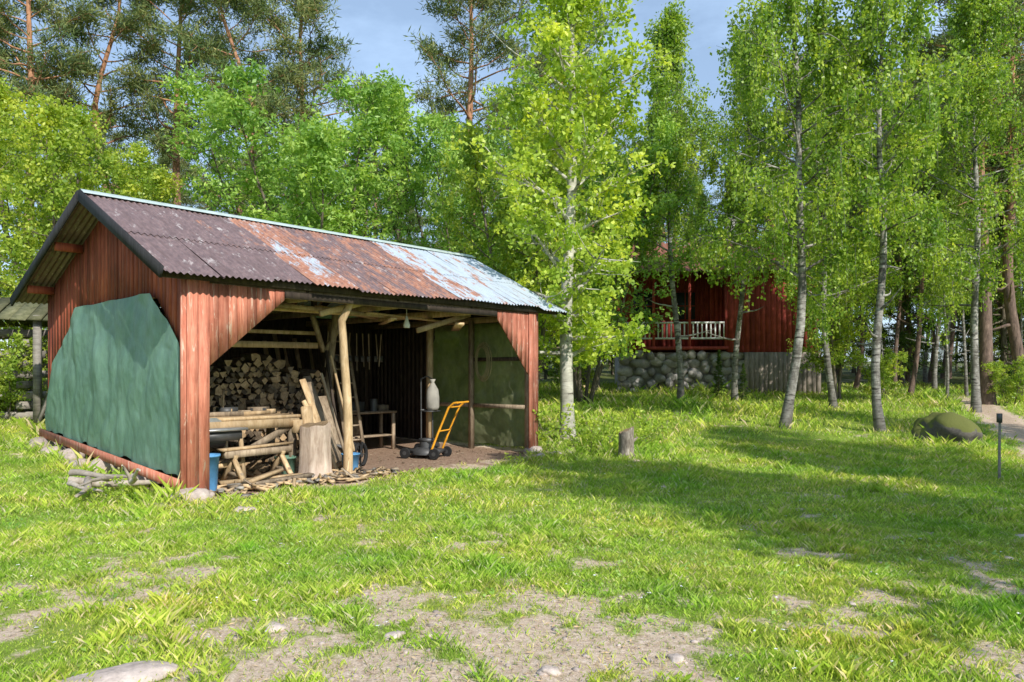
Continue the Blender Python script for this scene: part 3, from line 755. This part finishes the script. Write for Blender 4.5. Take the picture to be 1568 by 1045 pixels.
for x in(-.3,.3):
    for y in(-.2,.2): mb.beam((x*1.15,y*1.15,0),(x,y,.66),.05,.05,0)
mb.box((0,-.21,.3),(.62,.03,.06),0);mb.box((0,.21,.3),(.62,.03,.06),0);mb.box((.12,.2,.85),(.5,.03,.06),0)
a=np.linspace(0,2*math.pi,25)[:-1];rr=.16+.006*(np.arange(24)%2)
for off in(-.002,.002):
    mb.add(np.vstack([np.stack([rr*np.cos(a),0*a+off,.80+rr*np.sin(a)],1),[[0,off,.80]]]),t=[(q,(q+1)%24,24) for q in range(24)],mi=1)
mb.tube([(-.1,.0,.62),(.15,.0,.62)],.08,12,2)
LO('table_saw',mb,['freshw','lgrey','dgrey'],.72,.78,.05)
def trunkmesh(r,h,mats,dy=.03):
    mb=MB();n=26;a=np.arange(n)*2*math.pi/n;zz=[-.05,.04,.15*h,.4*h,.7*h,h-.02,h];V=[]
    ir=1+.06*np.sin(a*3+1)+.04*np.sin(a*7)+.03*RS.randn(n)*.5
    for i,z in enumerate(zz):
        k=[1.3,1.16,1.04,1.0,.97,.97,.93][i]
        V+=[(math.cos(t)*r*k*q,math.sin(t)*r*k*q,z+(dy*math.cos(t)+.012*math.sin(t*5) if i>4 else 0)) for t,q in zip(a,ir)]
    Q=[(i*n+j,i*n+(j+1)%n,(i+1)*n+(j+1)%n,(i+1)*n+j) for i in range(6) for j in range(n)]
    mb.add(V,Q,mi=0);top=V[-n:];mb.add(top+[(0,0,h+.004)],t=[(j,(j+1)%n,n) for j in range(n)],mi=1);return mb
M['cbark']=woodmat('barkless_log',(.32,.22,.16),(.58,.45,.35),(.74,.62,.50),(9,9,1.5))
M['stumpbark']=woodmat('stump_bark',(.06,.05,.04),(.24,.20,.155),(.46,.42,.35),(16,16,5),tv=(.95,1.05))
LO('chopping_block',trunkmesh(.24,.82,0),['cbark','cutend'],2.15,.40,smooth=True)
mb=trunkmesh(.14,.50,0,.06);mb.tube([(.12,.03,.28),(.22,.05,.36)],[.035,.02],6,0);obj('tree_stump',mb.mesh('tree_stump',['stumpbark','cutend'],True),(2.14,14.05,float(th(2.14,14.05))))
mb=MB()
mb.beam((0,0,0),(-.28,.55,1.5),.11,.03,0,up=(0,1,0));mb.beam((.15,.05,0),(-.1,.7,1.55),.14,.025,1,up=(0,1,0));mb.beam((.38,.35,0),(.5,1.0,2.0),.04,.04,2)
mb.tube([(-.05,-.1,0),(-.35,.4,1.15)],.045,7,0);mb.beam((.3,.2,0),(.25,.8,1.2),.28,.02,1,up=(0,1,0))
mb.tube([(.1,-.25,0),(-.15,.2,1.6)],.025,6,1);mb.tube([(.45,.0,0),(.25,.5,1.9)],.022,6,0)
LO('leaning_planks',mb,['freshw','oldw','darkw'],2.85,.85)
mb=MB()
for x in(-.2,.2): mb.beam((x,0,0),(x,.6,2.4),.04,.06,0)
for q in range(8): mb.beam((-.2,.08+.068*q,.3+.272*q),(.2,.08+.068*q,.3+.272*q),.03,.03,0)
LO('ladder',mb,['oldw'],4.35,2.3)
mb=MB()
for q in range(9): mb.beam((q*.13,R.rand()*.2,0),(q*.12+R.randn()*.08,.7,2.0+.5*R.rand()),.09,.03,random.choice([0,1,1]),up=(0,1,0))
LO('stored_boards',mb,['oldw','darkw'],4.0,4.2)
def lathe(prof,n=18,mi=0,mb=None):
    mb=mb or MB();a=np.arange(n)*2*math.pi/n
    V=[(math.cos(t)*r,math.sin(t)*r,z) for r,z in prof for t in a];m=len(prof)
    mb.add(V,[(i*n+j,i*n+(j+1)%n,(i+1)*n+(j+1)%n,(i+1)*n+j) for i in range(m-1) for j in range(n)],mi=mi);return mb
LO('blue_bucket',lathe([(.001,0),(.11,0),(.12,.02),(.15,.48),(.165,.48),(.165,.51),(.15,.48),(.12,.03),(.001,.03)]),['blue'],.36,.24,smooth=True)
LO('blue_bucket.001',lathe([(.001,0),(.11,0),(.12,.02),(.145,.28),(.155,.28),(.155,.30),(.14,.30),(.11,.03),(.001,.03)]),['blue'],2.95,.6,smooth=True)
LO('green_bucket',lathe([(.001,0),(.12,0),(.13,.02),(.155,.30),(.165,.30),(.165,.33),(.15,.33),(.12,.03),(.001,.03)]),['tarp'],1.85,.75,smooth=True)
mb=lathe([(.001,0),(.10,0),(.13,.06),(.13,.25),(.11,.40),(.05,.50),(.03,.54),(.06,.60),(.001,.60)],14)
mb.box((0,.16,.0),(.34,.03,.03),1)
for x in(-.15,.15): mb.tube([(x,.16,-.85),(x,.17,.6)],.014,6,1)
mb.box((0,.05,-.02),(.3,.24,.02),1)
mb.tube([(-.15,.17,.6),(0,.17,.66),(.15,.17,.6)],.014,6,1)
for x in(-.19,.19): mb.tube([(x-.02,.2,-.75),(x+.02,.2,-.75)],.11,14,2)
LO('hand_truck_with_sack',mb,['sack','dgrey','rubber'],5.45,1.35,smooth=False,z=.90)
mb=MB();mb.box((0,0,.78),(1.2,.5,.04),0)
for x in(-.55,.55):
    for y in(-.2,.2): mb.box((x,y,.38),(.06,.06,.76),0)
mb.box((0,0,.3),(1.1,.4,.03),0);mb.box((-.3,0,.9),(.3,.3,.2),1,.2);mb.tube([(.2,0,.8),(.2,0,1.05)],.08,10,1);mb.box((.45,.05,.86),(.2,.2,.12),0)
LO('shelf_table',mb,['oldw','dgrey'],5.0,2.85)
mb=MB();a=np.linspace(0,2*math.pi,21)
mb.tube(np.stack([.2*np.cos(a),0*a,.2+.2*np.sin(a)],1),.035,7,0,cap=False);mb.tube([(0,-.04,.2),(0,.04,.2)],.04,8,1)
for q in range(6): mb.tube([(0,0,.2),(.18*math.cos(q),0,.2+.18*math.sin(q))],.008,4,1)
mb.beam((0,.1,.3),(.1,.8,.55),.5,.03,1);mb.tube([(0,0,.2),(-.25,.9,.65)],.018,6,1);mb.tube([(.0,.1,.2),(.3,.9,.65)],.018,6,1)
LO('wheelbarrow',mb,['rubber','dgrey'],3.45,1.0,.4)
mb=MB()
prof=[(.001,.2),(.16,.2),(.24,.17),(.27,.10),(.27,.07)];lathe(prof,20,1,mb)
mb.box((0,0,.13),(.62,.40,.07),1);mb.tube([(0,0,.18),(0,0,.30)],[.13,.12],14,2);mb.box((.02,.0,.33),(.24,.2,.07),1);mb.tube([(.14,.05,.24),(.24,.05,.24)],.05,9,2)
for x in(-.30,.30):
    for y in(-.27,.27): mb.tube([(x,y-.025,.10),(x,y+.025,.10)],.10,16,3);mb.tube([(x,y-.03,.10),(x,y+.03,.10)],.04,10,2)
for y in(-.24,.24):
    mb.tube([(.22,y,.14),(.38,y,.52),(.58,y,.96),(.68,y*1.0,1.04),(.76,y,1.05)],.021,8,0)
mb.tube([(.76,-.24,1.05),(.78,0,1.05),(.76,.24,1.05)],.018,8,0);mb.tube([(.38,-.24,.52),(.38,.24,.52)],.014,7,0);mb.tube([(.58,-.24,.96),(.58,.24,.96)],.014,7,0)
mb.tube([(.6,.2,.9),(.45,.22,.6),(.3,.15,.35),(.1,.05,.3)],.006,5,3)
p=loc(5.05,1.1);obj('lawn_mower',mb.mesh('lawn_mower',['yellow','dgrey','dgrey','rubber','white'],False),(p[0],p[1],.03),-.35)
mb=MB()
for k in range(6):
    a=np.linspace(0,2*math.pi,25);rx=.15+.015*k;rzz=.30+.02*k
    mb.tube(np.stack([6.60+.0*a+.01*k,1.15+rx*np.cos(a)+.02*R.randn(),1.85+rzz*np.sin(a)],1),.010,5,0,cap=False)
obj('rope_coil',mb.mesh('rope_coil',['rope'],True),(A[0],A[1],0),ANG)
mb=lathe([(.001,.0),(.05,.0),(.06,.05),(.03,.14),(.02,.2),(.001,.2)]);mb.tube([(0,0,.2),(0,0,.34)],.006,5,0)
LO('hanging_bulb',mb,['white'],4.1,.55,z=2.40,smooth=True)
mb=MB()
for q in range(9):
    x=q*.16+R.rand()*.05;mb.tube([(x,0,0),(x+R.randn()*.05,0,-.5-.5*R.rand())],.012,5,0);mb.box((x,0,-.5),(.08,.02,.12),1)
LO('hanging_tools',mb,['oldw','dgrey'],3.9,2.6,z=2.4)
mb=MB();mb.beam((0,0,.5),(0,.9,.5),.9,.5,0,jit=.05);mb.beam((1.1,.2,.35),(1.1,.9,.35),.5,.7,0,jit=.05);mb.tube([(.6,-.1,.0),(.6,-.1,.8)],.2,12,1)
LO('stored_crates',mb,['oldw','darkw'],3.9,3.2)
mb=MB()
for p0,d,Lr,r in [((0,0,.10),(1,.05,.03),1.5,.06),((.2,.1,.1),(.8,-.5,-.02),1.1,.05),((.6,.05,.14),(.7,-.75,.0),.9,.04),((.1,-.1,.08),(1,-.35,.12),.9,.035),((1.0,0,.12),(.5,-.4,.0),.8,.035),((-.3,.3,.15),(1,.1,.0),1.0,.05),((.9,.1,.1),(.2,-.2,.9),.3,.03)]:
    P=path(p0,d,Lr,7,-.01,.13,R);P[:,2]=np.clip(P[:,2],.05,.35)+.05;mb.tube(P,np.linspace(r,r*.35,8),8,0,irr=.3)
M['drift']=woodmat('driftwood',(.24,.19,.14),(.46,.39,.32),(.62,.55,.47),(6,6,6))
obj('driftwood_roots',mb.mesh('driftwood_roots',['drift'],True),(-5.8,9.85,float(th(-5.8,9.85))+.05),-.3,1.0)
mb=MB();mb.tube([(0,0,-.05),(.0,0,.5),(.01,0,.98)],[.022,.02,.018],7,0);mb.box((0,0,.93),(.06,.05,.14),1)
obj('path_marker_post',mb.mesh('path_marker_post',['greyw','dgrey']),(7.4,11.4,float(th(7.4,11.4))))
mb=MB()
for r_ in range(9):
    for q in range(3):
        z=.12+.2*r_
        if r_%2==0: mb.box((0,-.6+.6*q,z),(2.4+.3*R.rand(),.16,.14),0,.03*R.randn())
        else: mb.box((-.9+.9*q,0,z),(.16,1.6,.14),0,.03*R.randn())
for s_ in(-1,1):
    mb.beam((-1.5,-.1*s_,2.35),(-1.5+3.0,-.1*s_,2.35),.1,.06,0)
for q in range(12): mb.beam((-1.5+.27*q,-1.1,1.95),(-1.5+.27*q,0,2.45),.24,.03,1,jit=.01);mb.beam((-1.5+.27*q,0,2.45),(-1.5+.27*q,1.1,1.95),.24,.03,1,jit=.01)
for x in(-1.2,1.2):
    for y in(-.9,.9): mb.beam((x,y,0),(x,y,2.05),.12,.12,0)
mb.beam((1.3,-1.2,0),(1.7,-.9,1.3),.12,.05,0)
M['mossroof']=woodmat('mossy_roof_boards',(.07,.07,.035),(.14,.14,.07),(.22,.20,.12),(6,6,6))
obj('old_timber_store',mb.mesh('old_timber_store',['greyw','mossroof']),(-10.5,15.0,float(th(-10.5,15.0))-.1),.25)

# ------------------------------------------------------------------ cottage
HX,HY=8.4,31.5;HZ=float(th(HX,HY))
house=empty('red_cottage',(HX,HY,HZ),-.10)
def hp(name,mb,mats): return obj(name,mb.mesh(name,mats),parent=house)
M['hred']=woodmat('cottage_red_boards',(.20,.035,.028),(.38,.062,.048),(.48,.10,.075),(12,12,1.2))
M['rooft']=simple('clay_roof_tiles',(.24,.10,.065),.8,0,.35,9)
mb=MB()
x=-4.0
while x<.3: mb.box((x+.1,-.6,3.3),(.196,.03,3.3),0);x+=.2
x=.3
while x<3.6: mb.box((x+.1,-2.0,3.15),(.196,.03,3.4),0);x+=.2
y=-2.0
while y<4: mb.box((3.6,y+.1,3.15),(.03,.196,3.4),0);mb.box((-4.0,max(y,-.6)+.1,3.3),(.03,.19,3.3),0);y+=.2
mb.box((.3,-1.3,3.15),(.03,1.4,3.4),0);mb.box((-.2,4,3.2),(7.6,.03,3.4),0)
hp('walls',mb,['hred'])
mb=MB()
for r_ in range(6):
    x=-4.0
    while x<.9:
        ww=.28+.42*R.rand();mb.rock((x+ww/2,-1.86,-.15+.29*r_+.05*R.randn()),(ww*.66,.17,.20),int(R.rand()*999),0,2,rough=.3);x+=ww
mb.box((-.2,1.2,.5),(7.4,5.98,1.9),0)
hp('stone_foundation',mb,['stone'])
mb=MB();x=.9;q=0
while x<3.65: mb.box((x+.09,-2.06-.006*(q%2),.47),(.186,.03,1.95),0);x+=.18;q+=1
hp('basement_boards',mb,['basew'])
mb=MB()
mb.box((-1.85,-1.3,1.62),(4.3,1.5,.12),1)
for x in(-4,-2.6,-1.2,.2): mb.box((x,-1.98,3.2),(.1,.1,3.2),1)
mb.box((-1.9,-2.0,2.62),(4.2,.05,.07),0);mb.box((-1.9,-2.0,2.0),(4.2,.05,.07),0)
x=-3.95
while x<.2: mb.box((x,-2.0,2.31),(.055,.03,.6),0);x+=.17
hp('veranda_railing',mb,['white','hred'])
mb=MB()
for x,y,z in((-2.9,-.63,3.4),(-1.2,-.63,3.4)):
    mb.box((x,y,z),(.95,.04,1.25),0);mb.box((x,y-.03,z),(.8,.02,1.1),1);mb.box((x,y-.045,z),(.04,.02,1.1),0);mb.box((x,y-.046,z),(.8,.02,.04),0)
hp('windows',mb,['hred','glass'])
mb=MB()
x0,x1=-4.4,4.0;nx=60
for side,(ya,yb) in enumerate(((-2.5,1.0),(4.5,1.0))):
    V=[];xs=np.linspace(x0,x1,nx*4)
    for t in np.linspace(0,1,12):
        V.append(np.stack([xs,np.full(len(xs),ya+(yb-ya)*t),4.6+1.7*t+.03*np.cos(xs*2*math.pi/.28)],1))
    V=np.concatenate(V);nn=len(xs);ii,jj=np.meshgrid(np.arange(11),np.arange(nn-1),indexing='ij');ii=ii.ravel();jj=jj.ravel()
    mb.add(V,np.stack([ii*nn+jj,ii*nn+jj+1,(ii+1)*nn+jj+1,(ii+1)*nn+jj],1))
hp('tile_roof',mb,['rooft'])
mb=MB();mb.box((1,1,6.6),(.6,.6,1.2),0);hp('chimney',mb,['stone'])
mb=MB()
for xx in(-4.0,3.6):
    mb.add([(xx,-2,4.7),(xx,4,4.7),(xx,1,6.2)],t=[(0,1,2)])
hp('gable_ends',mb,['hred'])

# ------------------------------------------------------------------ light, sky, camera
w=bpy.data.worlds.new('World');scene.world=w;w.use_nodes=True;nt=w.node_tree
bg=nt.nodes['Background']
sd=Vector((.54,-.84,0)).normalized();el=math.radians(37)
sky=nt.nodes.new('ShaderNodeTexSky');sky.sky_type='NISHITA';sky.sun_disc=False
sky.sun_elevation=el;sky.sun_rotation=math.atan2(sd.x,sd.y);sky.air_density=1.0;sky.dust_density=.3
tc=nt.nodes.new('ShaderNodeTexCoord');mp=nt.nodes.new('ShaderNodeMapping');mp.inputs['Scale'].default_value=(1,1,2.6)
nt.links.new(tc.outputs['Generated'],mp.inputs[0])
cn=nt.nodes.new('ShaderNodeTexNoise');cn.inputs['Scale'].default_value=3.2;cn.inputs['Detail'].default_value=7;cn.inputs['Roughness'].default_value=.6
nt.links.new(mp.outputs[0],cn.inputs['Vector'])
cr=nt.nodes.new('ShaderNodeValToRGB');cr.color_ramp.elements[0].position=.46;cr.color_ramp.elements[1].position=.76;cr.color_ramp.elements[0].color=(.35,.35,.35,1);cr.color_ramp.elements[1].color=(.85,.85,.85,1)
nt.links.new(cn.outputs['Fac'],cr.inputs[0])
mx=nt.nodes.new('ShaderNodeMix');mx.data_type='RGBA';nt.links.new(cr.outputs[0],mx.inputs[0]);nt.links.new(sky.outputs[0],mx.inputs[6]);mx.inputs[7].default_value=(4.8,6.6,9.2,1)
nt.links.new(mx.outputs[2],bg.inputs[0]);bg.inputs[1].default_value=.145
ld=bpy.data.lights.new('sun','SUN');ld.energy=5.0;ld.angle=math.radians(.5);ld.color=(1,.95,.87)
lo=bpy.data.objects.new('sun',ld);COL.objects.link(lo)
dirv=Vector((sd.x*math.cos(el),sd.y*math.cos(el),math.sin(el)))
lo.rotation_euler=(-dirv).to_track_quat('-Z','Y').to_euler();lo.location=(20,-30,30)
cam=bpy.data.cameras.new('camera');co=bpy.data.objects.new('camera',cam);COL.objects.link(co)
co.location=(0,0,1.6);co.rotation_euler=(math.radians(90),0,0)
cam.sensor_width=36;cam.lens=26.4;cam.shift_y=.0322;cam.clip_end=1500;cam.clip_start=.05
scene.camera=co
scene.view_settings.view_transform='Standard';scene.view_settings.look='None';scene.view_settings.exposure=0
